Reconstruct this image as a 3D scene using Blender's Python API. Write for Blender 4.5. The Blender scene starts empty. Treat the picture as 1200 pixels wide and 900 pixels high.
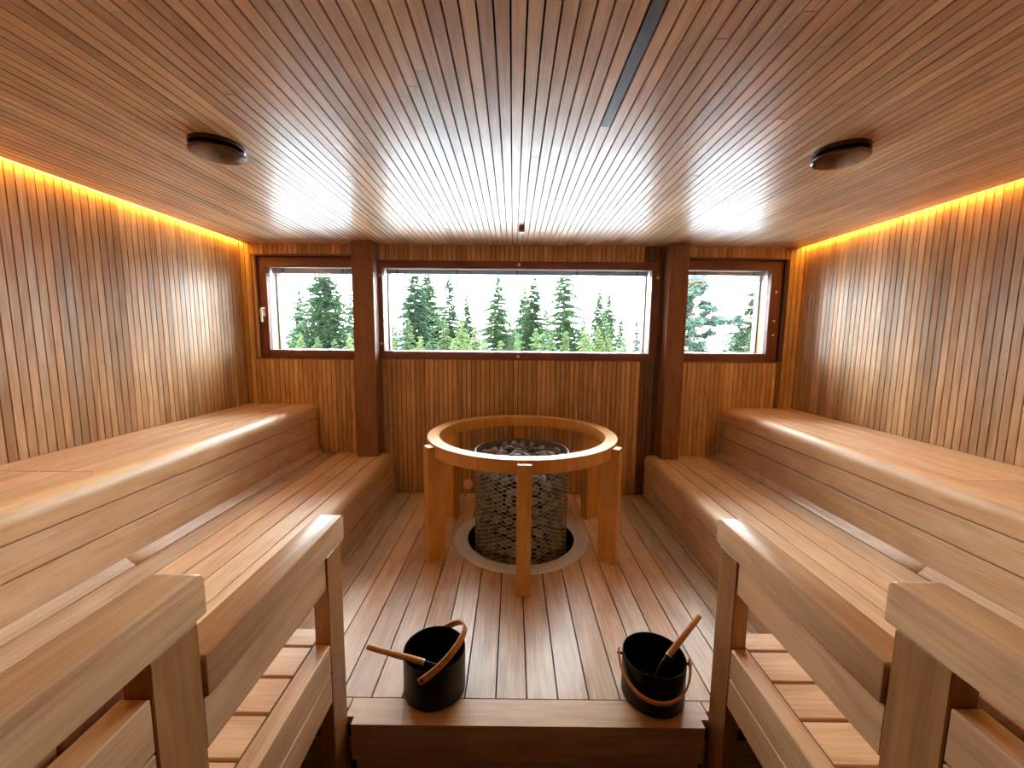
import bpy, bmesh, math, random
from mathutils import Vector, Matrix
random.seed(7)
sc = bpy.context.scene
col = sc.collection
PI = math.pi

# ------------------------------------------------------------------ camera
FPX, PITCH, ROLL, YAW = 473.5, 0.1136, -0.0095, 0.0015
CAM = Vector((-0.0604, 0.0, 1.25))
_r = Vector((math.cos(YAW), math.sin(YAW), 0)); _f0 = Vector((-math.sin(YAW), math.cos(YAW), 0)); _z = Vector((0, 0, 1))
_fw = math.cos(PITCH) * _f0 - math.sin(PITCH) * _z
_up = math.sin(PITCH) * _f0 + math.cos(PITCH) * _z
_ri = math.cos(ROLL) * _r - math.sin(ROLL) * _up
_ui = math.sin(ROLL) * _r + math.cos(ROLL) * _up
cd = bpy.data.cameras.new('camera'); cam = bpy.data.objects.new('camera', cd); col.objects.link(cam)
cd.sensor_width = 36; cd.lens = FPX / 1200 * 36; cd.clip_start = 0.02; cd.clip_end = 5000
cam.matrix_world = Matrix((( _ri.x, _ui.x, -_fw.x, CAM.x), (_ri.y, _ui.y, -_fw.y, CAM.y), (_ri.z, _ui.z, -_fw.z, CAM.z), (0, 0, 0, 1)))
sc.camera = cam
def pix_dir(px, py):                     # direction through a pixel of the 1200x900 photograph, with y = 1
    d = _ri * ((px - 600) / FPX) + _ui * ((450 - py) / FPX) + _fw
    return d / d.y

# ------------------------------------------------------------------ world, exposure
w = bpy.data.worlds.new('world'); sc.world = w; w.use_nodes = True
bg = w.node_tree.nodes['Background']
bg.inputs[0].default_value = (0.90, 0.96, 1.0, 1); bg.inputs[1].default_value = 20.0
sc.view_settings.view_transform = 'Standard'; sc.view_settings.look = 'None'
sc.view_settings.gamma = 1; sc.view_settings.use_curve_mapping = False
sc.view_settings.exposure = 0.95
LED_STRENGTH = 18.0

# ------------------------------------------------------------------ dimensions (metres; deck top z = 0, camera y = 0)
D, W, ZC = 3.15, 2.142, 1.944            # window wall, side walls, ceiling
YB = -1.30                               # wall behind the camera
ZU, ZL = 0.717, 0.3276                   # upper and lower bench tops
PITCHW = 0.0365                          # slat pitch
HC = Vector((0, 2.435, 0))               # heater centre

# ------------------------------------------------------------------ materials
def nmat(name):
    m = bpy.data.materials.new(name); m.use_nodes = True
    nt = m.node_tree; return m, nt, nt.nodes['Principled BSDF']
def lin(c): return tuple(((v / 255) / 12.92 if v <= 10 else (((v / 255) + 0.055) / 1.055) ** 2.4) for v in c) + (1,)
def plain(name, c, rough=0.5, metal=0.0, noise=0.0, scale=20, spec=0.5):
    m, nt, b = nmat(name)
    b.inputs['Base Color'].default_value = lin(c); b.inputs['Roughness'].default_value = rough
    b.inputs['Metallic'].default_value = metal; b.inputs['Specular IOR Level'].default_value = spec
    if noise:
        N = nt.nodes; L = nt.links
        t = N.new('ShaderNodeTexCoord'); n = N.new('ShaderNodeTexNoise'); n.inputs['Scale'].default_value = scale; n.inputs['Detail'].default_value = 5
        oi = N.new('ShaderNodeObjectInfo')
        ad = N.new('ShaderNodeMath'); ad.operation = 'ADD'
        mr = N.new('ShaderNodeMapRange'); mr.inputs[1].default_value = .25; mr.inputs[2].default_value = .75; mr.inputs[3].default_value = 1 - noise; mr.inputs[4].default_value = 1 + noise
        hs = N.new('ShaderNodeHueSaturation'); hs.inputs['Color'].default_value = lin(c)
        mr2 = N.new('ShaderNodeMapRange'); mr2.inputs[3].default_value = -noise; mr2.inputs[4].default_value = noise
        L.new(t.outputs['Object'], n.inputs['Vector']); L.new(n.outputs['Fac'], mr.inputs[0]); L.new(oi.outputs['Random'], mr2.inputs[0])
        L.new(mr.outputs[0], ad.inputs[0]); L.new(mr2.outputs[0], ad.inputs[1])
        L.new(ad.outputs[0], hs.inputs['Value']); L.new(hs.outputs[0], b.inputs['Base Color'])
    return m
def wood(name, light, dark, axis, rough=0.42, vary=0.22, grain=1.0, hue=0.004, spec=0.5, odd=0.0):
    """procedural timber; grain runs along local axis 0/1/2; every object gets its own tone and grain offset"""
    m, nt, b = nmat(name); N = nt.nodes; L = nt.links
    t = N.new('ShaderNodeTexCoord'); oi = N.new('ShaderNodeObjectInfo')
    mul = N.new('ShaderNodeVectorMath'); mul.operation = 'SCALE'; mul.inputs[0].default_value = (31.7, 53.3, 17.9)
    L.new(oi.outputs['Random'], mul.inputs['Scale'])
    add = N.new('ShaderNodeVectorMath'); L.new(t.outputs['Object'], add.inputs[0]); L.new(mul.outputs[0], add.inputs[1])
    def stretched(s_along, s_across):
        mp = N.new('ShaderNodeMapping'); s = [s_across] * 3; s[axis] = s_along; mp.inputs['Scale'].default_value = s
        L.new(add.outputs[0], mp.inputs['Vector']); return mp
    fine = N.new('ShaderNodeTexNoise'); fine.inputs['Scale'].default_value = 1; fine.inputs['Detail'].default_value = 4; fine.inputs['Distortion'].default_value = .3
    L.new(stretched(5, 160).outputs[0], fine.inputs['Vector'])
    mid = N.new('ShaderNodeTexNoise'); mid.inputs['Scale'].default_value = 1; mid.inputs['Detail'].default_value = 3; mid.inputs['Distortion'].default_value = 1.2
    L.new(stretched(2.2, 22).outputs[0], mid.inputs['Vector'])
    blot = N.new('ShaderNodeTexNoise'); blot.inputs['Scale'].default_value = 1; blot.inputs['Detail'].default_value = 3; blot.inputs['Distortion'].default_value = .8
    L.new(stretched(5, 12).outputs[0], blot.inputs['Vector'])
    a1 = N.new('ShaderNodeMath'); a1.operation = 'MULTIPLY_ADD'; a1.inputs[1].default_value = .45 * grain
    L.new(fine.outputs['Fac'], a1.inputs[0])
    a2 = N.new('ShaderNodeMath'); a2.operation = 'MULTIPLY'; a2.inputs[1].default_value = .55; L.new(mid.outputs['Fac'], a2.inputs[0]); L.new(a2.outputs[0], a1.inputs[2])
    a3 = N.new('ShaderNodeMath'); a3.operation = 'MULTIPLY_ADD'; a3.inputs[1].default_value = .35; L.new(blot.outputs['Fac'], a3.inputs[0]); L.new(a1.outputs[0], a3.inputs[2])
    rp = N.new('ShaderNodeMapRange'); rp.inputs[1].default_value = .48; rp.inputs[2].default_value = .90; L.new(a3.outputs[0], rp.inputs[0])
    mx = N.new('ShaderNodeMix'); mx.data_type = 'RGBA'; mx.inputs[6].default_value = lin(dark); mx.inputs[7].default_value = lin(light); L.new(rp.outputs[0], mx.inputs[0])
    val = N.new('ShaderNodeMapRange'); val.inputs[3].default_value = 1 - vary; val.inputs[4].default_value = 1 + vary; L.new(oi.outputs['Random'], val.inputs[0])
    wn = N.new('ShaderNodeTexWhiteNoise'); wn.noise_dimensions = '1D'; L.new(oi.outputs['Random'], wn.inputs['W'])
    hu = N.new('ShaderNodeMapRange'); hu.inputs[3].default_value = .504 - hue; hu.inputs[4].default_value = .504 + hue; L.new(wn.outputs['Value'], hu.inputs[0])
    hs = N.new('ShaderNodeHueSaturation'); hs.inputs['Saturation'].default_value = 0.94; L.new(mx.outputs[2], hs.inputs['Color']); L.new(val.outputs[0], hs.inputs['Value']); L.new(hu.outputs[0], hs.inputs['Hue'])
    L.new(hs.outputs[0], b.inputs['Base Color'])
    rr = N.new('ShaderNodeMapRange'); rr.inputs[3].default_value = rough - .07; rr.inputs[4].default_value = rough + .09; L.new(fine.outputs['Fac'], rr.inputs[0]); L.new(rr.outputs[0], b.inputs['Roughness'])
    sp = N.new('ShaderNodeMapRange'); sp.inputs[3].default_value = spec * .45; sp.inputs[4].default_value = spec * 1.15; L.new(wn.outputs['Value'], sp.inputs[0]); L.new(sp.outputs[0], b.inputs['Specular IOR Level'])
    bp = N.new('ShaderNodeBump'); bp.inputs['Strength'].default_value = .12; bp.inputs['Distance'].default_value = .002
    L.new(fine.outputs['Fac'], bp.inputs['Height']); L.new(bp.outputs[0], b.inputs['Normal'])
    return m
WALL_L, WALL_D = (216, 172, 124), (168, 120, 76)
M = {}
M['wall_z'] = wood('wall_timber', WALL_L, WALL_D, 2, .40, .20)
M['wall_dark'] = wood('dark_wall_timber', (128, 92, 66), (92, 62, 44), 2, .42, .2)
M['ceil_y'] = wood('ceiling_timber', (216, 174, 130), (172, 124, 84), 1, .31, .20)
M['ceil_dark'] = wood('dark_ceiling_timber', (92, 70, 56), (58, 42, 34), 1, .4, .1)
M['bench_y'] = wood('bench_timber', (226, 188, 150), (190, 144, 106), 1, .33, .10)
M['bench_x'] = wood('platform_timber', (222, 182, 142), (186, 138, 100), 0, .36, .12)
M['nose_y'] = wood('bench_nose_timber', (224, 180, 134), (194, 144, 98), 1, .42, .06)
M['rail_y'] = wood('rail_timber', (214, 172, 128), (172, 126, 86), 1, .34, .08)
M['post_z'] = wood('post_timber', (178, 122, 66), (136, 86, 40), 2, .4, .06)
M['floor_y'] = wood('deck_timber', (218, 184, 152), (168, 128, 98), 1, .34, .14, 1.3)
M['nosing_x'] = wood('deck_nosing_timber', (210, 166, 124), (172, 124, 84), 0, .38, .05)
M['frame_x'] = wood('window_frame_timber_x', (140, 84, 70), (104, 56, 48), 0, .42, .06)
M['frame_z'] = wood('window_frame_timber_z', (140, 84, 70), (104, 56, 48), 2, .42, .06)
M['column_z'] = wood('column_timber', (152, 102, 74), (118, 74, 52), 2, .42, .05)
M['liner'] = wood('window_liner_timber', (210, 130, 76), (176, 98, 52), 2, .45, .05)
M['ring'] = wood('ring_timber', (224, 166, 80), (198, 130, 50), 2, .30, .05)
M['handle'] = wood('handle_timber', (218, 152, 84), (190, 120, 58), 0, .45, .05)
M['backing'] = plain('dark_backing', (18, 11, 8), .9)
M['front'] = wood('front_wall_timber', (150, 104, 66), (112, 72, 42), 2, .5, .05)
M['steel'] = plain('brushed_steel', (222, 226, 230), .38, .5, .06, 60)
M['wire'] = plain('grey_wire', (172, 170, 170), .4, .5)
M['rim'] = plain('heater_rim_steel', (150, 150, 152), .4, .7)
M['core'] = plain('heater_core', (16, 14, 14), .8)
M['stone'] = plain('grey_heater_stone', (126, 127, 131), .7, 0, .35, 14)
M['pit'] = plain('black_pit', (10, 9, 9), .8)
M['black'] = plain('black_bucket_metal', (20, 17, 18), .38, .3)
M['bronze'] = plain('dark_bronze_metal', (96, 78, 68), .18, 1.0)
M['grey_alu'] = plain('dark_grey_aluminium', (78, 76, 84), .4, .4)
M['white_metal'] = plain('white_enamel', (232, 232, 230), .35)
M['blind'] = plain('pale_blind_metal', (120, 128, 136), .4, .5)
M['plug'] = plain('pale_wood_plug', (236, 190, 150), .5)
M['tile'] = plain('dark_floor_tile', (34, 28, 24), .5, 0, .1, 6)
M['exterior'] = plain('exterior_cladding', (96, 70, 52), .7)
def glassmat():
    m, nt, b = nmat('clear_glass'); N = nt.nodes; L = nt.links
    tr = N.new('ShaderNodeBsdfTransparent'); tr.inputs[0].default_value = (.97, .985, .985, 1)
    gl = N.new('ShaderNodeBsdfGlossy'); gl.inputs['Roughness'].default_value = .02
    fr = N.new('ShaderNodeFresnel'); fr.inputs[0].default_value = 1.35
    mx = N.new('ShaderNodeMixShader'); L.new(fr.outputs[0], mx.inputs[0]); L.new(tr.outputs[0], mx.inputs[1]); L.new(gl.outputs[0], mx.inputs[2])
    L.new(mx.outputs[0], nt.nodes['Material Output'].inputs[0]); return m
M['glass'] = glassmat()
def ledmat():
    m, nt, b = nmat('warm_led'); b.inputs['Base Color'].default_value = (0.8, .5, .2, 1)
    b.inputs['Emission Color'].default_value = (1.0, .48, .06, 1); b.inputs['Emission Strength'].default_value = LED_STRENGTH; return m
M['led'] = ledmat()

# ------------------------------------------------------------------ helpers
def wloc(o):
    v = Vector((0, 0, 0))
    while o is not None: v += o.location; o = o.parent
    return v
def link(name, me, mat, parent=None, loc=(0, 0, 0)):
    o = bpy.data.objects.new(name, me); col.objects.link(o)
    if mat is not None and len(me.materials) == 0: me.materials.append(mat)
    if parent is not None: o.parent = parent
    o.location = Vector(loc) - wloc(parent)
    return o
def tag(o, label=None, cat=None, group=None, kind=None):
    if label: o['label'] = label
    if cat: o['category'] = cat
    if group: o['group'] = group
    if kind: o['kind'] = kind
    return o
def thing(name, label, cat, loc=(0, 0, 0), group=None, kind=None):
    o = bpy.data.objects.new(name, None); col.objects.link(o); o.location = loc; o.empty_display_size = .1
    return tag(o, label, cat, group, kind)
def to_mesh(bm, name, smooth=None):
    me = bpy.data.meshes.new(name); bmesh.ops.recalc_face_normals(bm, faces=bm.faces[:]); bm.to_mesh(me); bm.free()
    if smooth is not None:
        for p in me.polygons: p.use_smooth = True
        me.set_sharp_from_angle(angle=math.radians(smooth))
    return me
_cache = {}
def box_mesh(dx, dy, dz, mat, bev=0.0, seg=1):
    k = (round(dx, 4), round(dy, 4), round(dz, 4), mat.name, bev, seg)
    if k not in _cache:
        bm = bmesh.new(); bmesh.ops.create_cube(bm, size=1)
        bmesh.ops.scale(bm, vec=(dx, dy, dz), verts=bm.verts[:])
        if bev: bmesh.ops.bevel(bm, geom=bm.edges[:], offset=bev, segments=seg, affect='EDGES', profile=.5)
        me = to_mesh(bm, 'block', 40 if seg > 1 else None); me.materials.append(mat); _cache[k] = me
    return _cache[k]
def box(name, x0, x1, y0, y1, z0, z1, mat, parent=None, bev=0.0, seg=1):
    me = box_mesh(abs(x1 - x0), abs(y1 - y0), abs(z1 - z0), mat, bev, seg)
    return link(name, me, None, parent, ((x0 + x1) / 2, (y0 + y1) / 2, (z0 + z1) / 2))
def add_box(bm, x0, x1, y0, y1, z0, z1):
    r = bmesh.ops.create_cube(bm, size=1)['verts']
    for v in r: v.co = Vector((x0 + (v.co.x + .5) * (x1 - x0), y0 + (v.co.y + .5) * (y1 - y0), z0 + (v.co.z + .5) * (z1 - z0)))
    return r
def boxes(name, lst, mat, parent=None):
    bm = bmesh.new()
    for b in lst: add_box(bm, *b)
    return link(name, to_mesh(bm, name), mat, parent)
def prism(name, prof, a0, a1, axis, mat, parent=None, smooth=35, centre=True):
    """extrude a 2-D profile along an axis: axis 'y' -> profile is (x, z); 'z' -> (x, y); 'x' -> (y, z)"""
    bm = bmesh.new()
    def P(p, a): return {'y': (p[0], a, p[1]), 'z': (p[0], p[1], a), 'x': (a, p[0], p[1])}[axis]
    c = Vector((0, 0, 0))
    if centre:
        for p in prof: c += Vector(P(p, (a0 + a1) / 2)) / len(prof)
    A = [bm.verts.new(Vector(P(p, a0)) - c) for p in prof]; B = [bm.verts.new(Vector(P(p, a1)) - c) for p in prof]
    n = len(prof)
    for i in range(n): bm.faces.new((A[i], A[(i + 1) % n], B[(i + 1) % n], B[i]))
    bm.faces.new(A[::-1]); bm.faces.new(B)
    return link(name, to_mesh(bm, name, smooth), mat, parent, c)
def lathe(name, prof, centre, mat, parent=None, seg=64, smooth=35, closed=False, axis='z'):
    """revolve (r, h) profile about an axis through centre"""
    bm = bmesh.new(); rings = []
    for r, h in prof:
        if r < 1e-6: rings.append([bm.verts.new((0, 0, h))])
        else: rings.append([bm.verts.new((r * math.cos(2 * PI * i / seg), r * math.sin(2 * PI * i / seg), h)) for i in range(seg)])
    pairs = list(zip(rings, rings[1:])) + ([(rings[-1], rings[0])] if closed else [])
    for a, b in pairs:
        for i in range(seg):
            j = (i + 1) % seg
            if len(a) == 1 and len(b) == 1: continue
            if len(a) == 1: bm.faces.new((a[0], b[i], b[j]))
            elif len(b) == 1: bm.faces.new((a[i], a[j], b[0]))
            else: bm.faces.new((a[i], a[j], b[j], b[i]))
    if axis == 'y': bmesh.ops.rotate(bm, verts=bm.verts[:], matrix=Matrix.Rotation(PI / 2, 3, 'X'))
    return link(name, to_mesh(bm, name, smooth), mat, parent, centre)
def tube(bm, pts, r, n=6, caps=True):
    rings = []
    for i, p in enumerate(pts):
        a = pts[max(0, i - 1)]; b = pts[min(len(pts) - 1, i + 1)]
        t = (Vector(b) - Vector(a)).normalized()
        u = t.orthogonal().normalized() if i == 0 else (u - t * u.dot(t)).normalized()
        v = t.cross(u); rr = r[i] if isinstance(r, (list, tuple)) else r
        rings.append([bm.verts.new(Vector(p) + rr * (math.cos(2 * PI * k / n) * u + math.sin(2 * PI * k / n) * v)) for k in range(n)])
    for a, b in zip(rings, rings[1:]):
        for k in range(n): bm.faces.new((a[k], a[(k + 1) % n], b[(k + 1) % n], b[k]))
    if caps: bm.faces.new(rings[0][::-1]); bm.faces.new(rings[-1])

# ------------------------------------------------------------------ room shell
T = .022                                  # slat thickness
def slat_run(lo, hi):
    n = int((hi - lo) / PITCHW + .5); p = (hi - lo) / n
    return [(lo + i * p, lo + (i + 1) * p) for i in range(n)]
GAP = .0050
for side, sx in (('left', -1), ('right', 1)):
    wl = boxes('wall_' + side, [tuple(sorted((sx * (W + T), sx * (W + .2)))) + (YB - .2, D + .3, -.45, ZC + .25)], M['backing']); tag(wl, kind='structure')
    for a, b in slat_run(YB, D):
        box('slat', sx * W, sx * (W + T + .001), a + GAP / 2, b - GAP / 2, .69, ZC + .03, M['wall_z'], wl)
# window openings in the window wall: (x0, x1, z0, z1)
OPEN = [(-2.047, -1.235, 1.083, 1.855), (-1.095, 1.055, 1.076, 1.829), (1.235, 2.015, 1.086, 1.857)]
yb0, yb1 = D + T, D + .24
L = [(-2.4, 2.4, yb0, yb1, -.45, 1.076), (-2.4, 2.4, yb0, yb1, 1.857, 2.25)]
xs = [-2.4, OPEN[0][0], OPEN[0][1], OPEN[1][0], OPEN[1][1], OPEN[2][0], OPEN[2][1], 2.4]
for i in range(0, 8, 2): L.append((xs[i], xs[i + 1], yb0, yb1, 1.076, 1.857))
L += [(o[0], o[1], yb0, yb1, 1.076, o[2]) for o in OPEN if o[2] > 1.077] + [(o[0], o[1], yb0, yb1, o[3], 1.857) for o in OPEN if o[3] < 1.856]
wb = boxes('wall_back', L, M['backing']); tag(wb, kind='structure')
for a, b in slat_run(-W, W):
    m = (a + b) / 2
    cut = [o for o in OPEN if o[0] < m < o[1]]
    spans = [(0, cut[0][2]), (cut[0][3], ZC + .02)] if cut else [(0, ZC + .02)]
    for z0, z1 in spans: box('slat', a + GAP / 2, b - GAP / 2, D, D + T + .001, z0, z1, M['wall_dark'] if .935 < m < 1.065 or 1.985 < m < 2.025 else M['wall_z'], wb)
wf = boxes('wall_front', [(-2.4, 2.4, YB - .2, YB, -.45, ZC + .25)], M['front']); tag(wf, kind='structure')
# ceiling with strips in random lengths
ce = boxes('ceiling', [(-2.4, 2.4, YB - .2, D + .3, ZC + T + .03, ZC + .25), (-W + .034, W - .034, YB, D, ZC + T, ZC + T + .03)], M['backing']); tag(ce, kind='structure')
rc = random.Random(11)
for i, (a, b) in enumerate(slat_run(-W + .034, W - .034)):
    m = (a + b) / 2
    if abs(m - .245) < PITCHW / 2: cuts = [1.42]
    else: cuts = sorted(rc.uniform(-.6, D - .25) for _ in range(rc.choice((1, 1, 2))))
    ends = [YB]
    for c_ in cuts + [D]:
        if c_ - ends[-1] > .15: ends.append(c_)
    ends[-1] = D
    for k, (y0, y1) in enumerate(zip(ends, ends[1:])):
        dark = abs(m - .245) < PITCHW / 2 and k == 0
        box('slat', a + GAP / 2, b - GAP / 2, y0 + .0006, y1 - .0006, ZC + rc.uniform(-.0007, .0007), ZC + T + .001, M['ceil_dark'] if dark else M['ceil_y'], ce)
# warm light lines in the slot between ceiling and side walls
for sx, sd in ((-1, 'left'), (1, 'right')):
    t = thing('light_strip', 'glowing warm light line along the ceiling edge, %s' % ('white handled window side' if sx < 0 else 'pine view window side'), 'light strip', (sx * (W - .017), 0, ZC + .012))
    box('diffuser', sx * (W - .031), sx * (W - .003), YB + .02, D - .004, ZC + .010, ZC + .014, M['led'], t)
    box('channel', sx * (W - .033), sx * (W - .001), YB + .01, D - .002, ZC + .014, ZC + .040, M['grey_alu'], t)

# deck floor of planks round the heater hole
fl = boxes('floor', [(-1.05, -.43, 1.20, D, -.07, -.026), (.43, 1.05, 1.20, D, -.07, -.026), (-.43, .43, 1.20, 2.0, -.07, -.026), (-.43, .43, 2.87, D, -.07, -.026)], M['backing']); tag(fl, kind='structure')
PW = .1085; HR = .375; Y0, Y1 = 1.2765, D - .003
for k in range(-10, 10):
    x0, x1 = k * PW + .0028, (k + 1) * PW - .0028
    x0, x1 = max(x0, -1.04), min(x1, 1.04)
    if x1 - x0 < .02: continue
    def chord(x): return math.sqrt(max(0, HR * HR - x * x))
    if min(abs(x0), abs(x1)) >= HR: prism('plank', [(x0, Y0), (x1, Y0), (x1, Y1), (x0, Y1)], -.026, 0, 'z', M['floor_y'], fl)
    else:
        xm = [x0, x1]
        if abs(x0) > HR or abs(x1) > HR: xm = sorted([x0, x1, math.copysign(HR, x0 + x1)])
        prism('plank', [(x0, Y0), (x1, Y0)] + [(x, HC.y - chord(x)) for x in xm[::-1]], -.026, 0, 'z', M['floor_y'], fl)
        prism('plank', [(x1, Y1), (x0, Y1)] + [(x, HC.y + chord(x)) for x in xm], -.026, 0, 'z', M['floor_y'], fl)
prism('nosing_board', [(-.574, 1.175), (.574, 1.175), (.574, 1.203), (.602, 1.203), (.602, 1.2725), (-.602, 1.2725), (-.602, 1.203), (-.574, 1.203)], -.128, 0, 'z', M['nosing_x'], fl)
box('riser_board', -.572, .572, 1.203, 1.228, -.45, -.131, M['nosing_x'], fl)
for sx in (-1, 1): box('edge_board', sx * .606, sx * 1.0, 1.235, 1.2725, -.30, 0, M['nosing_x'], fl)
lf = boxes('floor_lower', [(-2.4, 2.4, YB - .2, D + .3, -.52, -.45)], M['tile']); tag(lf, kind='structure')

# ------------------------------------------------------------------ benches
def nose_profile(xf, xb, z0, z1, r, sx):
    """front at xf, back at xb (both |x|), rounded upper front corner"""
    pts = [(xb, z1), (xb, z0), (xf + .004, z0), (xf, z0 + .004)]
    for i in range(9):
        a = PI - (PI / 2) * i / 8
        pts.append((xf + r + r * math.cos(a), z1 - r + r * math.sin(a)))
    return [(sx * x, z) for x, z in pts]
NEARBY = {-1: 'the bucket with raised handle', 1: 'the bucket with hanging handle'}
for sx in (-1, 1):
    side = NEARBY[sx]
    # lower bench
    t = thing('lower_bench', 'low wooden bench with rounded front edge, near ' + side, 'bench', (sx * 1.35, 1.9, 0), 'lower benches along the aisle')
    y0, y1 = .60, D - .002
    prism('nose_board', nose_profile(1.0, 1.106, .232, ZL, .05, sx), y0, y1, 'y', M['nose_y'], t, 30)
    seams = [1.11, 1.2215, 1.335, 1.449, 1.566]
    for a, b in zip(seams, seams[1:]): box('seat_board', sx * (a + .0038), sx * (b - .0038), y0, y1, ZL - .03, ZL, M['bench_y'], t, .001)
    # sloping cove strip in two lengths against the upper bench, the far one with a rounded end
    a, b, ye = 1.5692, 1.601, 1.53
    def cove(ya, yb, round_end):
        bm = bmesh.new(); n = 10; rows = []
        for i in range(n + 1):
            yv = ya + (yb - ya) * (i / n) if not round_end else ya + (yb - ya) * (0 if i == 0 else (i / n) ** 3)
            k = 1.0
            if round_end: k = min(1.0, math.sqrt(max(0.02, (yv - ya) / .045)))
            xf = b - (b - a) * k; zt = ZL + .033
            rows.append([bm.verts.new((sx * xf, yv, ZL - .02)), bm.verts.new((sx * xf, yv, ZL + .002)), bm.verts.new((sx * (xf + b) / 2, yv, ZL + .0135)), bm.verts.new((sx * b, yv, zt)), bm.verts.new((sx * b, yv, ZL - .02))])
        for p, q in zip(rows, rows[1:]):
            for j in range(5): bm.faces.new((p[j], p[(j + 1) % 5], q[(j + 1) % 5], q[j]))
        bm.faces.new(rows[0][::-1]); bm.faces.new(rows[-1])
        link('cove_strip', to_mesh(bm, 'cove_strip', 50), M['bench_y'], t)
    cove(ye, y1, True); cove(y0, ye - .003, False)
    for z0, z1 in ((.1105, .2275), (.002, .1055)): box('front_board', sx * 1.004, sx * 1.03, y0, y1, z0, z1, M['bench_y'], t, .0015)
    box('bearer', sx * 1.05, sx * 1.599, y0 + .02, y1 - .02, .24, .297, M['backing'], t)
    # upper bench
    t = thing('upper_bench', 'high wooden bench against a slatted wall, near ' + side, 'bench', (sx * 1.87, 1.0, ZL), 'upper benches along the side walls')
    y0 = YB + .02
    prism('nose_board', nose_profile(1.597, 1.683, .6085, ZU, .058, sx), y0, y1, 'y', M['nose_y'], t, 30)
    us = [1.687, 1.795, 1.902, 2.010, 2.141]; yj = 1.518
    for a, b in zip(us, us[1:]):
        for p, q in ((yj + .0018, y1), (y0, yj - .0018)): box('seat_board', sx * (a + .0032), sx * (b - .0032), p, q, ZU - .03, ZU, M['bench_y'], t, .001)
    for z0, z1 in ((.4925, .6035), (.358, .4865)): box('front_board', sx * 1.603, sx * 1.628, y0, y1, z0, z1, M['bench_y'], t, .0015)
    box('bearer', sx * 1.70, sx * 2.13, y0 + .02, y1 - .02, .62, .686, M['backing'], t)
    box('back_panel', sx * 1.715, sx * 1.735, y0 + .02, y1 - .02, .30, .62, M['backing'], t)
    # platform of cross boards at the height of the lower bench
    t = thing('low_platform', 'low cross boarded platform behind a handrail, near ' + side, 'platform', (sx * .82, .9, 0), 'cross boarded platforms behind the handrails')
    ys = [1.184, 1.106, .996, .887, .778, .668, .600]
    for a, b in zip(ys, ys[1:]): box('cross_board', sx * .652, sx * .996, b + .009, a, ZL - .026, ZL, M['bench_x'], t, .0015)
    box('bearer', sx * .665, sx * .705, .61, 1.17, .18, ZL - .026, M['post_z'], t)
    box('bearer', sx * .94, sx * .98, .61, 1.17, .18, ZL - .026, M['post_z'], t)
    # platform at the height of the upper bench
    t = thing('high_platform', 'high cross boarded platform behind a handrail, near ' + side, 'platform', (sx * 1.1, -.3, ZL), 'cross boarded platforms behind the taller handrails')
    yy = .5785
    while yy - .11 > YB + .02:
        box('cross_board', sx * .652, sx * 1.594, yy - .101, yy, ZU - .026, ZU, M['bench_x'], t, .0015); yy -= .1085
    box('riser_board', sx * .652, sx * 1.594, .545, .570, .40, ZU - .028, M['bench_x'], t)
    box('bearer', sx * .665, sx * .705, -1.2, .54, .55, ZU - .026, M['post_z'], t)
    box('bearer', sx * 1.52, sx * 1.58, -1.2, .54, .55, ZU - .026, M['post_z'], t)

# ------------------------------------------------------------------ handrails
def cap_mesh(x0, x1, y0, y1, z0, z1, sx, t, r=.018):
    """cap board: end corners rounded in the side view, long edges softened"""
    bm = bmesh.new(); w = x1 - x0; l = y1 - y0; h = z1 - z0
    bmesh.ops.create_cube(bm, size=1); bmesh.ops.scale(bm, vec=(w, l, h), verts=bm.verts[:])
    e = [ed for ed in bm.edges if all(v.co.z > 0 and v.co.y > 0 for v in ed.verts)]
    bmesh.ops.bevel(bm, geom=e, offset=r, segments=6, affect='EDGES', profile=.5)
    e = [ed for ed in bm.edges if len(ed.link_faces) == 2 and ed.calc_face_angle(0) > 1.2]
    bmesh.ops.bevel(bm, geom=e, offset=.004, segments=2, affect='EDGES', profile=.5)
    link('cap_board', to_mesh(bm, 'cap_board', 35), M['rail_y'], t, (sx * (x0 + x1) / 2, (y0 + y1) / 2, (z0 + z1) / 2))
for sx in (-1, 1):
    side = NEARBY[sx]
    t = thing('handrail', 'lower wooden handrail with two boards, next to ' + side, 'handrail', (sx * .615, .9, -.45), 'handrails at the head of the steps')
    box('post', sx * .593, sx * .638, 1.103, 1.197, -.45, .613, M['post_z'], t, .002)
    cap_mesh(.589, .664, .643, 1.216, .616, .697, sx, t)
    box('rail_board', sx * .597, sx * .634, .640, 1.101, .516, .612, M['rail_y'], t, .002)
    box('side_board', sx * .593, sx * .640, .640, 1.101, .2515, .342, M['rail_y'], t, .003)
    box('side_board', sx * .593, sx * .640, .640, 1.101, .155, .2475, M['rail_y'], t, .003)
    t = thing('tall_handrail', 'taller wooden handrail with single cap board, towards ' + side, 'handrail', (sx * .615, 0, -.45), 'taller handrails at the upper platforms')
    box('post', sx * .593, sx * .638, .545, .637, -.45, .765, M['post_z'], t, .002)
    cap_mesh(.589, .670, -1.20, .655, .768, .847, sx, t)
    box('post', sx * .593, sx * .638, -1.19, -1.10, -.45, .765, M['post_z'], t, .002)
    for z0, z1 in ((.623, .712), (.53, .62), (.437, .527)): box('side_board', sx * .593, sx * .640, -1.098, .543, z0, z1, M['rail_y'], t, .003)

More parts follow.
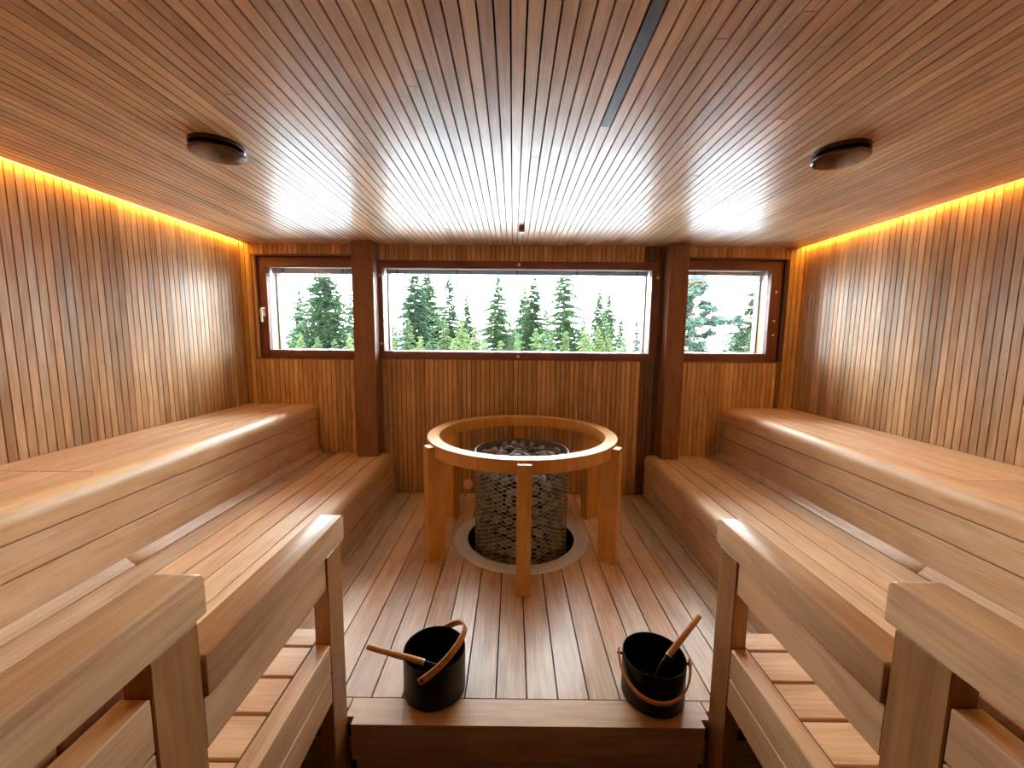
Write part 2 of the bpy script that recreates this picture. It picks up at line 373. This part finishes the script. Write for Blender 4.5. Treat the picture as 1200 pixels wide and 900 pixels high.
# ------------------------------------------------------------------ columns beside the middle window
for sx in (-1, 1):
    c = thing('column', 'dark square timber column between the middle window and the %s window' % ('white handled' if sx < 0 else 'pine view'), 'column', (sx * 1.165, 3.09, ZL), 'columns between the windows')
    x0, x1 = (1.092, 1.25) if sx < 0 else (1.082, 1.222)
    box('shaft', sx * x0, sx * x1, 3.03, D - .001, ZL + .002, ZC - .002, M['column_z'], c, .004)

# ------------------------------------------------------------------ windows
def ring_xz(name, o, i, y0, y1, parent, mx, mz, names=None):
    """four rails of a rectangular frame between outer o and inner i rectangles (x0, x1, z0, z1)"""
    nm = names or name
    box(nm, o[0], i[0], y0, y1, o[2], o[3], mz, parent, .002); box(nm, i[1], o[1], y0, y1, o[2], o[3], mz, parent, .002)
    box(nm, i[0], i[1], y0, y1, o[2], i[2], mx, parent, .002); box(nm, i[0], i[1], y0, y1, i[3], o[3], mx, parent, .002)
GL = [(-1.972, -1.30, 1.139, 1.782), (-1.060, .992, 1.137, 1.774), (1.262, 1.925, 1.142, 1.786)]
LABW = ['small square window with a white handle and a spruce behind it', 'wide middle window over the heater', 'small square window with raised blind slats and a pine behind it']
for n, (o, g) in enumerate(zip(OPEN, GL)):
    ys = 3.147 if n == 1 else 3.188
    wd = thing('window_%d' % (n + 1), LABW[n], None, ((o[0] + o[1]) / 2, 3.2, o[2]), None, 'structure')
    oo = (o[0] + .001, o[1] - .001, o[2] + .001, o[3] - .001)
    ring_xz('sash', oo, g, ys, ys + .055, wd, M['frame_x'], M['frame_z'], 'sash_rail')
    if n != 1:   # narrow trim round the recessed opening
        ring_xz('trim', (o[0] - .012, o[1] + .0, o[2] - .014, o[3] + .012), (o[0], o[1] - .0005, o[2], o[3]), D - .004, D + T, wd, M['frame_x'], M['frame_z'], 'trim_strip')
    gi = (g[0] - .004, g[1] + .004, g[2] - .004, g[3] + .004)
    ring_xz('liner', oo, gi, ys + .056, ys + .135, wd, M['liner'], M['liner'], 'liner_board')
    ring_xz('outer', oo, (g[0] + .004, g[1] - .004, g[2] + .004, g[3] - .004), ys + .136, ys + .205, wd, M['grey_alu'], M['grey_alu'], 'outer_frame')
    box('inner_pane', g[0] - .003, g[1] + .003, ys + .036, ys + .040, g[2] - .003, g[3] + .003, M['glass'], wd)
    box('outer_pane', g[0] - .003, g[1] + .003, ys + .160, ys + .164, g[2] - .003, g[3] + .003, M['glass'], wd)
    # thin white strips standing in for the bright reflection along the glass edge
    yv = ys + .041
    ring_xz('reflection', (g[0], g[1], g[2], g[3]), (g[0] + .003, g[1] - .003, g[2] + .005, g[3] - .003), yv, yv + .008, wd, M['white_metal'], M['white_metal'], 'reflection_strip')
    # blind: head rail and gathered slats between the panes
    yh = ys + .062
    hr = box('blind_head_rail', g[0] + .012, g[1] - .012, yh, yh + .028, g[3] - (.044, .036, .034)[n], g[3] - .002, M['blind'], wd, .002)
    for q in range((3, 2, 5)[n]):
        zz = g[3] - (.050, .042, .042)[n] - q * .0085
        box('blind_slat', g[0] + .016, g[1] - .016, yh + .002, yh + .024, zz, zz + .0022, M['blind'], hr)
    for q in range((2, 5, 2)[n]):
        xx = g[0] + .1 + (g[1] - g[0] - .2) * q / ((2, 5, 2)[n] - 1)
        box('blind_clip', xx - .007, xx + .007, yh - .004, yh, g[3] - .036, g[3] - .006, M['grey_alu'], hr)
    if n == 1:
        for px_, pz in ((g[0] - .02, g[3] - .06), (g[0] - .02, g[2] + .06), (-.02, g[3] + .028), (-.02, g[2] - .03), (g[1] + .045, g[3] - .06)):
            lathe('plug', [(0, -.0015), (.011, -.0015), (.012, .0)], (px_, ys - .0002, pz), M['plug'], wd, 16, 30, axis='y').rotation_euler = (0, 0, PI)
        for zz in (g[2] + .07, g[3] - .07): box('lock_plate', g[0] + .0045, g[0] + .0075, ys + .148, ys + .164, zz - .02, zz + .02, M['white_metal'], wd, .001)
        for q in range(4): box('lock_plate', g[1] - .0075, g[1] - .0045, ys + .150, ys + .162, g[2] + .07 + q * .15, g[2] + .09 + q * .15, M['white_metal'], wd, .001)
        bm = bmesh.new(); tube(bm, [(0, 0, 0), (.004, 0, -.12), (.005, 0, -.27)], .0028, 6)
        link('crank_rod', to_mesh(bm, 'crank_rod', 40), M['blind'], wd, (g[1] + .032, ys - .010, g[2] + .17))
    if n == 0:
        h = box('handle_plate', g[0] - .038, g[0] - .018, ys - .008, ys, 1.40, 1.47, M['white_metal'], wd, .002)
        bm = bmesh.new(); tube(bm, [(0, 0, 0), (0, -.035, 0), (.004, -.042, -.012), (.006, -.042, -.10)], [.008, .008, .009, .007], 8)
        link('handle_lever', to_mesh(bm, 'handle_lever', 50), M['white_metal'], h, (g[0] - .028, ys - .006, 1.455))
    if n == 2:
        for zz in (1.29, 1.40, 1.62): lathe('plug', [(0, -.004), (.008, -.004), (.009, 0)], (g[1] + .045, ys - .0002, zz), M['white_metal'], wd, 12, 30, axis='y').rotation_euler = (0, 0, PI)
    # daylight sampling portal in the opening
    ld = bpy.data.lights.new('window_portal', 'AREA'); ld.shape = 'RECTANGLE'; ld.size = g[1] - g[0]; ld.size_y = g[3] - g[2]; ld.cycles.is_portal = True
    lo = bpy.data.objects.new('window_portal', ld); col.objects.link(lo); lo.location = ((g[0] + g[1]) / 2, yb1 + .02, (g[2] + g[3]) / 2); lo.rotation_euler = (-PI / 2, 0, 0)

# ------------------------------------------------------------------ heater, flange and wooden guard ring
fg = thing('floor_flange', 'flat brushed steel ring set in the deck round the heater', 'floor ring', HC)
lathe('steel_ring', [(.333, .0045), (.412, .0045), (.4155, .001), (.4155, .0005), (.333, .0005)], HC, M['steel'], fg, 96, 30, True)
lathe('well', [(.338, 0.0), (.338, -.42), (0, -.42)], HC, M['pit'], fg, 64, 30)
ht = thing('sauna_heater', 'round sauna heater of wire mesh filled with stones', 'heater', HC + Vector((0, 0, -.40)))
RH, ZT, ZB = .285, .566, -.40
lathe('core', [(0, .40), (.17, .40), (.17, ZB + .03), (0, ZB + .03)], HC, M['core'], ht, 32, 30)
lathe('base', [(0, ZB + .03), (.29, ZB + .03), (.29, ZB), (0, ZB)], HC, M['core'], ht, 48, 30)
bm = bmesh.new(); NW = 31; rise = .026 / .058
for fam in (1, -1):
    for k in range(NW):
        a0 = 2 * PI * k / NW; tot = ZT - .01 - ZB; ang = tot / rise / RH; st = 64; pts = []
        rings = []
        for i in range(st + 1):
            a = a0 + fam * ang * i / st; z = ZB + tot * i / st; c, s = math.cos(a), math.sin(a)
            r0, r1 = RH - .0012 * (1 if fam > 0 else -.2), RH + .0012 * (1 if fam > 0 else 2)
            rings.append([bm.verts.new((r0 * c, r0 * s, z - .0022)), bm.verts.new((r1 * c, r1 * s, z - .0022)), bm.verts.new((r1 * c, r1 * s, z + .0022))])
        for p, q in zip(rings, rings[1:]):
            for j in range(3): bm.faces.new((p[j], p[(j + 1) % 3], q[(j + 1) % 3], q[j]))
o = link('wire_mesh', to_mesh(bm, 'wire_mesh'), M['wire'], ht, HC)
lathe('top_rim', [(RH - .004, ZT), (RH + .004, ZT), (RH + .004, ZT - .012), (RH - .001, ZT - .014), (RH - .001, ZT - .05), (RH - .004, ZT - .05)], HC, M['rim'], ht, 96, 30, True)
lathe('lower_hoop', [(RH - .003, -.10), (RH + .005, -.10), (RH + .005, -.115), (RH - .003, -.115)], HC, M['rim'], ht, 96, 30, True)
# stones
def stone_mesh(seed):
    rr = random.Random(seed); bm = bmesh.new(); bmesh.ops.create_icosphere(bm, subdivisions=2, radius=1)
    cuts = [(Vector((rr.gauss(0, 1), rr.gauss(0, 1), rr.gauss(0, 1))).normalized(), rr.uniform(.55, .85)) for _ in range(9)]
    for v in bm.verts:
        for n_, d_ in cuts:
            e_ = v.co.dot(n_) - d_
            if e_ > 0: v.co -= n_ * e_ * .92
        v.co *= rr.uniform(.97, 1.03)
    me = to_mesh(bm, 'stone'); me.materials.append(M['stone']); return me
SM = [stone_mesh(s) for s in range(8)]
rs = random.Random(5); ns = 0
def stone(x, y, z, s, lab='dark grey stone behind the wire mesh of the sauna heater', grp='stones behind the heater mesh'):
    o = link('heater_stone', rs.choice(SM), None, None, HC + Vector((x, y, z)))
    o.scale = (s * rs.uniform(.95, 1.3), s * rs.uniform(.8, 1.0), s * rs.uniform(.6, .85)); o.rotation_euler = (rs.uniform(-.5, .5), rs.uniform(-.5, .5), rs.uniform(0, 6.3))
    tag(o, lab, 'stone', grp)
for r, n in ((.0, 1), (.065, 6), (.13, 12), (.19, 17), (.242, 22)):
    for i in range(n):
        a = 2 * PI * (i + .5 * rs.random()) / n; q = r + rs.uniform(-.008, .008)
        stone(q * math.cos(a), q * math.sin(a), .522 + rs.uniform(-.010, .018), .031 + rs.uniform(-.005, .004), 'rough grey stone lying on top of the heap in the sauna heater', 'stones on top of the heater')
for r, n in ((.10, 8), (.17, 13)):
    for i in range(n):
        a = 2 * PI * (i + .3) / n; stone(r * math.cos(a), r * math.sin(a), .460, .038)
zz = .455
while zz > -.14:
    n = 21
    for i in range(n):
        a = 2 * PI * (i + (.5 if int(zz * 1000) % 2 else 0) + rs.uniform(-.2, .2)) / n
        q = .236 + rs.uniform(-.008, .004)
        stone(q * math.cos(a), q * math.sin(a), zz + rs.uniform(-.012, .012), .036 + rs.uniform(-.005, .003))
    zz -= .063
# guard ring
GC = Vector((0, 2.452, 0)); RO, RI, ZR0, ZR1 = .575, .503, .600, .669
gr = thing('guard_ring', 'round wooden guard rail on six square legs round the heater', 'guard rail', GC)
lathe('hoop', [(RI, ZR1 - .002), (RI + .002, ZR1), (RO - .002, ZR1), (RO, ZR1 - .002), (RO, ZR0 + .002), (RO - .002, ZR0), (RI + .002, ZR0), (RI, ZR0 + .002)], GC, M['ring'], gr, 128, 30, True)
for k in range(6):
    bm = bmesh.new(); p = [(RO - .062, 0), (RO + .04, 0), (RO + .04, ZR1 - .012), (RO + .001, ZR1 - .012), (RO + .001, ZR0 - .001), (RO - .062, ZR0 - .001)]
    A = [bm.verts.new((x, -.0345, z)) for x, z in p]; B = [bm.verts.new((x, .0345, z)) for x, z in p]
    for i in range(6): bm.faces.new((A[i], A[(i + 1) % 6], B[(i + 1) % 6], B[i]))
    bm.faces.new(A[::-1]); bm.faces.new(B)
    bmesh.ops.bevel(bm, geom=bm.edges[:], offset=.0015, segments=1, affect='EDGES')
    bmesh.ops.rotate(bm, verts=bm.verts[:], matrix=Matrix.Rotation(-PI / 2 + k * PI / 3, 3, 'Z'))
    link('leg', to_mesh(bm, 'leg'), M['ring'], gr, GC)

# ------------------------------------------------------------------ buckets and ladles
def band(name, pts, sides, wd_, th, mat, parent, loc):
    bm = bmesh.new(); rings = []
    for i, p in enumerate(pts):
        t = (pts[min(i + 1, len(pts) - 1)] - pts[max(i - 1, 0)]).normalized(); s = sides; n = t.cross(s).normalized()
        rings.append([bm.verts.new(p + s * a * wd_ / 2 + n * b * th / 2) for a, b in ((-1, -1), (1, -1), (1, 1), (-1, 1))])
    for a, b in zip(rings, rings[1:]):
        for j in range(4): bm.faces.new((a[j], a[(j + 1) % 4], b[(j + 1) % 4], b[j]))
    bm.faces.new(rings[0][::-1]); bm.faces.new(rings[-1])
    return link(name, to_mesh(bm, name, 40), mat, parent, loc)
def bucket(cx, cy, r, h, axis_deg, lean_deg, label, z=0.0):
    """axis_deg: direction of the pivot axis in plan; lean_deg: arch lean from upright"""
    b = thing('bucket', label, 'bucket', (cx, cy, z), 'sauna buckets on the deck')
    C = Vector((cx, cy, z)); i = .003
    lathe('pail', [(0, .001), (r - .004, .001), (r, .005), (r, h - .001), (r - .0015, h), (r - i, h - .001), (r - i, .02), (0, .02)], C, M['black'], b, 64, 40)
    ax = Vector((math.cos(math.radians(axis_deg)), math.sin(math.radians(axis_deg)), 0)); lat = Vector((-ax.y, ax.x, 0))
    le = math.radians(lean_deg); up = Vector((0, 0, 1)) * math.cos(le) + lat * math.sin(le); side = ax.cross(up).normalized()
    piv = Vector((0, 0, h - .018)); R = r + .012; pts = []
    pts.append(piv + ax * R - up * .014)
    for k in range(25):
        a = PI * k / 24; pts.append(piv + ax * R * math.cos(a) + up * (R * 1.12) * math.sin(a))
    pts.append(piv - ax * R - up * .014)
    hd = band('handle', pts, side, .021, .006, M['handle'], b, C)
    for s in (-1, 1):
        bm = bmesh.new(); tube(bm, [piv + ax * s * (r - .004), piv + ax * s * (R + .006)], .0045, 10)
        link('pivot', to_mesh(bm, 'pivot', 40), M['black'], hd, C)
    return b
def ladle(tip, joint, label):
    """wooden grip from tip to joint, dark shank and bowl beyond the joint"""
    tip, joint = Vector(tip), Vector(joint); d = (joint - tip).normalized()
    t = thing('ladle', label, 'ladle', joint, 'ladles in the buckets')
    # grip built along local x so that the grain follows it
    ln = (joint - tip).length; bm = bmesh.new(); tube(bm, [(-ln / 2, 0, 0), (-ln / 2 + .004, 0, 0), (ln / 2 - .002, 0, 0), (ln / 2, 0, 0)], [.0085, .0098, .0112, .0105], 16)
    g = link('grip', to_mesh(bm, 'grip', 40), M['handle'], t, (tip + joint) / 2); g.rotation_euler = d.to_track_quat('X', 'Z').to_euler()
    bm = bmesh.new(); e = joint + d * .055; e2 = e + (d + Vector((0, 0, -.9))).normalized() * .045
    tube(bm, [joint - t.location, joint + d * .02 - t.location, e - t.location, e2 - t.location], [.0095, .0085, .0065, .005], 12)
    sh = link('shank', to_mesh(bm, 'shank', 50), M['black'], t, joint)
    bm = bmesh.new(); tube(bm, [joint + d * .001 - t.location, joint + d * .006 - t.location], [.0112, .0112], 16)
    link('ferrule', to_mesh(bm, 'ferrule', 40), M['steel'], sh, joint)
    lathe('bowl', [(0, -.028), (.02, -.026), (.032, -.012), (.035, .004), (.033, .004), (.03, -.011), (.018, -.023), (0, -.025)], e2 + d * .012 + Vector((0, 0, -.002)), M['black'], t, 32, 50)
    return t
bucket(-.330, 1.326, .109, .150, 262, 52, 'black metal bucket with its bent wooden handle raised over the rim')
bucket(.447, 1.308, .107, .150, -12, -118, 'black metal bucket with its bent wooden handle hanging down its front')
ladle((-.555, 1.285, .185), (-.365, 1.285, .128), 'ladle with a wooden grip leaning over the rim of the bucket with the raised handle')
ladle((.625, 1.36, .258), (.500, 1.305, .150), 'ladle with a wooden grip standing up out of the bucket with the hanging handle')

# ------------------------------------------------------------------ ceiling vents, sensor, wall knob
for sx, cx in ((-1, -1.150), (1, 1.130)):
    v = thing('ceiling_vent', 'round dark metal ceiling vent disc on the side of the %s' % ('white handled window' if sx < 0 else 'pine view window'), 'vent', (cx, 1.565, ZC), 'round vents on the ceiling')
    C = Vector((cx, 1.565, 0))
    lathe('collar', [(0, ZC - .001), (.088, ZC - .001), (.088, ZC - .016), (.075, ZC - .018), (0, ZC - .018)], C, M['bronze'], v, 64, 30)
    lathe('cone', [(.07, ZC - .018), (.066, ZC - .026), (0, ZC - .026)], C, M['core'], v, 64, 30)
    lathe('disc', [(0, ZC - .026), (.086, ZC - .026), (.0895, ZC - .030), (.0885, ZC - .036), (.084, ZC - .039), (0, ZC - .050)], C, M['bronze'], v, 64, 25)
s = thing('ceiling_sensor', 'tiny square sensor on the ceiling strips above the middle window', 'sensor', (-.012, 2.64, ZC))
box('housing', -.030, .006, 2.615, 2.645, ZC - .030, ZC - .001, M['post_z'], s, .003)
box('bracket', -.031, .007, 2.645, 2.650, ZC - .034, ZC - .001, M['steel'], s, .001)
box('tip', -.024, .000, 2.618, 2.642, ZC - .038, ZC - .030, M['steel'], s, .002)
k = thing('wall_knob', 'round wooden plug knob low on the slatted wall behind the heater', 'knob', (-.409, D, .076))
lathe('cap', [(0, -.022), (.030, -.022), (.038, -.017), (.040, -.010), (.040, -.006), (0, -.006)], (-.409, D, .076), M['handle'], k, 40, 35, axis='y').rotation_euler = (0, 0, PI)
k.children[0].data.materials[0] = M['plug']
lathe('stem', [(0, -.006), (.024, -.006), (.024, 0), (0, 0)], (-.409, D, .076), M['backing'], k, 24, 35, axis='y').rotation_euler = (0, 0, PI)

# ------------------------------------------------------------------ outdoors: slope, far hills, trees
def foliage_mat(name, c1, c2):
    m, nt, b = nmat(name); N = nt.nodes; L = nt.links
    t = N.new('ShaderNodeTexCoord'); n = N.new('ShaderNodeTexNoise'); n.inputs['Scale'].default_value = 1.1; n.inputs['Detail'].default_value = 4
    oi = N.new('ShaderNodeObjectInfo'); ad = N.new('ShaderNodeMath'); ad.operation = 'MULTIPLY_ADD'; ad.inputs[1].default_value = .5
    L.new(t.outputs['Object'], n.inputs['Vector']); L.new(oi.outputs['Random'], ad.inputs[0]); L.new(n.outputs['Fac'], ad.inputs[2])
    mr = N.new('ShaderNodeMapRange'); mr.inputs[1].default_value = .45; mr.inputs[2].default_value = 1.0; L.new(ad.outputs[0], mr.inputs[0])
    mx = N.new('ShaderNodeMix'); mx.data_type = 'RGBA'; mx.inputs[6].default_value = lin(c1); mx.inputs[7].default_value = lin(c2)
    L.new(mr.outputs[0], mx.inputs[0]); L.new(mx.outputs[2], b.inputs['Base Color']); b.inputs['Roughness'].default_value = .9; b.inputs['Specular IOR Level'].default_value = .1
    return m
M['spruce'] = foliage_mat('spruce_needles', (26, 44, 36), (52, 70, 42))
M['young'] = foliage_mat('young_spruce_needles', (40, 56, 38), (70, 82, 46))
M['pine'] = foliage_mat('pine_needles', (26, 40, 38), (46, 60, 50))
M['bark'] = plain('grey_brown_bark', (70, 58, 50), .9, 0, .2, 3)
M['birch'] = plain('pale_birch_bark', (176, 168, 160), .8, 0, .2, 3)
M['ground'] = plain('snowy_forest_floor', (188, 196, 204), .95, 0, .15, .2)
M['hill'] = plain('hazy_far_hill', (150, 170, 188), .95, 0, .12, .004)  # distance haze painted into the pale blue base colour
def slope_z(y): return -2.0 - .03 * max(0, y - 4)
bm = bmesh.new(); rows = []
for j in range(24):
    y = 4 + 120 * (j / 23) ** 1.5
    rows.append([bm.verts.new((x * (12 + y), y, slope_z(y) + .4 * math.sin(x * 9 + y * .2))) for x in [-1.6 + 3.2 * i / 30 for i in range(31)]])
for a, b in zip(rows, rows[1:]):
    for i in range(30): bm.faces.new((a[i], a[i + 1], b[i + 1], b[i]))
tag(link('hillside_ground', to_mesh(bm, 'hillside_ground', 60), M['ground']), 'sloping forest ground outside the windows', 'ground', kind='structure')
bm = bmesh.new(); rows = []; rh = random.Random(3)
for j in range(6):
    y = 130 + 1300 * j / 5
    rows.append([bm.verts.new((x * (300 + y * 1.6), y, -26 + (j / 5) * 30 + (12 * math.sin(x * 5.1 + j) + 7 * math.sin(x * 13.7 + 2 * j)) * (j / 5) * 1.2)) for x in [-1 + 2 * i / 60 for i in range(61)]])
for a, b in zip(rows, rows[1:]):
    for i in range(60): bm.faces.new((a[i], a[i + 1], b[i + 1], b[i]))
tag(link('far_hills', to_mesh(bm, 'far_hills', 60), M['hill']), 'pale blue far hills on the horizon behind the spruces', 'hills', kind='structure')

def frond(bm, base, d, length, width, droop, rr, bits):
    """one branch: a curved spine with short needle sprays on both sides"""
    side = d.cross(Vector((0, 0, 1))).normalized()
    for i in range(bits):
        t = (i + .6) / bits; p = base + d * (length * t) + Vector((0, 0, -droop * length * t * t + .12 * length * t))
        wd2 = width * (1 - .55 * t) * rr.uniform(.8, 1.3)
        for s in (-1, 1):
            q = p + side * s * wd2 + d * wd2 * .7 + Vector((0, 0, -wd2 * rr.uniform(.25, .8)))
            r_ = p + d * (length / bits * .9) + Vector((0, 0, rr.uniform(-.04, .04)))
            u = p - d * (length / bits * .35) + Vector((0, 0, -wd2 * .35))
            bm.faces.new((bm.verts.new(p), bm.verts.new(u), bm.verts.new(q))); bm.faces.new((bm.verts.new(p), bm.verts.new(q), bm.verts.new(r_)))
def spruce(px, pytop, half_px, dist, label, mat='spruce', seed=0, dens=1.0, airy=0.0, group='spruces outside the windows', name='spruce_tree', visible=None):
    rr = random.Random(seed * 13 + 5); d = pix_dir(px, pytop); top = CAM + d * dist; gz = slope_z(dist) - .1
    H = top.z - gz; base = Vector((top.x, dist, gz)); wmax = 1.12 * half_px * dist / FPX
    t = thing(name, label, 'tree', base, group)
    bm = bmesh.new(); tube(bm, [(0, 0, 0), (0, 0, H * .5), (0, 0, H * .98)], [.018 * H, .010 * H, .002 * H], 8)
    link('trunk', to_mesh(bm, 'trunk', 60), M['bark'], t, base)
    bm = bmesh.new(); vis = visible or 4.6          # crown width is reached this far below the tip
    z = H - .05; k = 0
    while z > max(.6, H - 9.5):
        dz = H - z; f = min(1, dz / vis); R = wmax * (f ** .8) * rr.uniform(.78, 1.12) + .06
        n = int((8 + 7 * f) * dens)
        for i in range(n):
            if rr.random() < airy: continue
            a = 2 * PI * (i + rr.random()) / n; dr = Vector((math.cos(a), math.sin(a), 0)); ln = R * rr.uniform(.65, 1.12)
            frond(bm, Vector((0, 0, z + rr.uniform(-.08, .08))), dr, ln, .10 + .15 * ln, rr.uniform(.2, .55), rr, 5 if ln < .7 else 8)
        z -= .15 + .11 * f; k += 1
    tube(bm, [(0, 0, H - .3), (0, 0, H + .02)], [.05, .01], 5)
    link('foliage', to_mesh(bm, 'foliage'), M[mat], t, base)
    return t
TREES = [
    (350, 340, 20, 30, 'slender spruce beside the big bushy spruce behind the white handled window', 'spruce', .05),
    (377, 300, 40, 24, 'big bushy spruce filling the white handled window', 'spruce', .05),
    (411, 345, 16, 28, 'spruce half hidden by the column at the white handled window', 'spruce', .15),
    (460, 374, 12, 34, 'short spruce at the handle end of the wide middle window', 'spruce', .05),
    (485, 303, 26, 25, 'spruce of the tallest pair in the middle window, beside the short spruce', 'spruce', .1),
    (501, 308, 24, 30, 'spruce of the tallest pair in the middle window, beside the thin topped spruce', 'spruce', .1),
    (526, 318, 22, 28, 'thin topped open spruce next to the tallest pair in the middle window', 'spruce', .3),
    (547, 345, 16, 34, 'narrow pointed spruce standing alone beside the pale gap in the trees', 'spruce', 0),
    (584, 320, 27, 25, 'broad single spruce above the middle of the heater guard ring', 'spruce', .15),
    (614, 334, 20, 33.5, 'shorter spruce of the close pair in the middle window', 'spruce', .1),
    (626, 321, 22, 28, 'taller spruce of the close pair in the middle window', 'spruce', .05),
    (662, 303, 30, 24, 'wide tall spruce with open ragged branches in the middle window', 'spruce', .3),
    (640, 362, 14, 36, 'small background spruce behind the wide ragged spruce', 'spruce', .1),
    (684, 368, 13, 37, 'small background spruce between the ragged spruce and the twin spruces', 'spruce', .1),
    (703, 337, 20, 28, 'taller of the twin spruces towards the crank rod', 'spruce', .05),
    (714, 342, 19, 32, 'shorter of the twin spruces towards the crank rod', 'spruce', .05),
    (728, 370, 12, 33, 'low spruce between the twin spruces and the bare birch', 'spruce', .1),
    (747, 364, 8, 38, 'thin spruce behind the bare birch', 'spruce', .25),
    (756, 358, 9, 36, 'thin spruce beside the lock plates of the middle window', 'spruce', .25),
    (890, 322, 34, 25, 'spruce at the frame edge of the pine view window', 'spruce', .2),
    (868, 372, 16, 30, 'short spruce between the pine and the spruce in the pine view window', 'spruce', .1)]
for i, (px, py, hw, ds, lb, mt, airy) in enumerate(TREES): spruce(px, py, hw, ds, lb, mt, i + 1, 1.0, airy)
ry = random.Random(21)
for i in range(22):
    px = 452 + i * 13.2 + ry.uniform(-5, 5); ds = (19.0, 21.4, 23.6)[i % 3] + ry.uniform(-.4, .4)
    spruce(px, ry.uniform(374, 400), ry.uniform(13, 19), ds, 'young yellow green spruce in the thicket below the tall spruces', 'young', 100 + i, .8, .1, 'young spruces in the thicket', 'young_spruce', 2.6)
for i, px in enumerate((352, 372, 392, 410, 812, 826, 880)):
    spruce(px, 392 + 3 * (i % 3), 15, 19 + 1.6 * (i % 3), 'young spruce in the thicket below a small square window', 'young', 140 + i, .8, .1, 'young spruces under the small windows', 'young_spruce', 2.6)
# pine behind the right window
def pine(px, pytop, dist):
    rr = random.Random(77); top = CAM + pix_dir(px, pytop) * dist; gz = slope_z(dist); H = top.z - gz; base = Vector((top.x, dist, gz))
    t = thing('pine_tree', 'grey green pine with loose rounded crown behind a small square window', 'tree', base)
    bm = bmesh.new(); tube(bm, [(0, 0, 0), (.1, 0, H * .5), (.0, 0, H * .97)], [.16, .11, .03], 8)
    fb = bmesh.new(); z = H - .2
    while z > H - 6.5:
        f = min(1, (H - z + .4) / 2.6); n = 4
        for i in range(n):
            a = rr.uniform(0, 2 * PI); ln = 1.9 * f * rr.uniform(.5, 1.15); e = Vector((ln * math.cos(a), ln * math.sin(a), z + .3 * ln * rr.uniform(-.3, .9)))
            tube(bm, [(0, 0, z), (e.x * .5, e.y * .5, (z + e.z) / 2 - .06), tuple(e)], [.035, .025, .01], 5)
            for c in range(int(4 + 4 * f)):
                q = Vector((0, 0, z)).lerp(e, rr.uniform(.45, 1.08)) + Vector((rr.gauss(0, .14), rr.gauss(0, .14), rr.gauss(.05, .08)))
                for s in range(34):
                    v = Vector((rr.gauss(0, 1), rr.gauss(0, 1), rr.gauss(0, .7) + .25)).normalized(); u = v.orthogonal().normalized() * .06; o_ = q + Vector((rr.gauss(0, .08), rr.gauss(0, .08), rr.gauss(0, .05)))
                    fb.faces.new((fb.verts.new(o_ - u), fb.verts.new(o_ + u), fb.verts.new(o_ + v * .21)))
        z -= .30
    link('trunk', to_mesh(bm, 'trunk', 60), M['bark'], t, base); link('foliage', to_mesh(fb, 'foliage'), M['pine'], t, base)
pine(812, 326, 20)
# bare birch
def birch(px, pytop, dist):
    rr = random.Random(31); top = CAM + pix_dir(px, pytop) * dist; gz = slope_z(dist); H = top.z - gz; base = Vector((top.x, dist, gz))
    t = thing('birch_tree', 'bare pale birch with a thin white trunk in the middle window', 'tree', base)
    bm = bmesh.new(); tube(bm, [(0, 0, 0), (.05, 0, H * .5), (0, 0, H)], [.12, .07, .008], 8)
    link('trunk', to_mesh(bm, 'trunk', 60), M['birch'], t, base)
    bm = bmesh.new()
    for i in range(60):
        z = H * rr.uniform(.45, .97); a = rr.uniform(0, 6.28); ln = (H - z) * .28 * rr.uniform(.5, 1.2) + .1
        e = Vector((ln * math.cos(a), ln * math.sin(a), z + ln * rr.uniform(.6, 1.3))); tube(bm, [(0, 0, z), (e.x * .55, e.y * .55, z + (e.z - z) * .4), tuple(e)], [.012, .009, .004], 4)
        for j in range(3):
            m_ = Vector((0, 0, z)).lerp(e, rr.uniform(.4, .9)); tube(bm, [tuple(m_), tuple(m_ + Vector((rr.gauss(0, .18), rr.gauss(0, .18), rr.uniform(.05, .3))))], [.006, .003], 3)
    link('twigs', to_mesh(bm, 'twigs'), M['bark'], t, base)
birch(741, 331, 24)
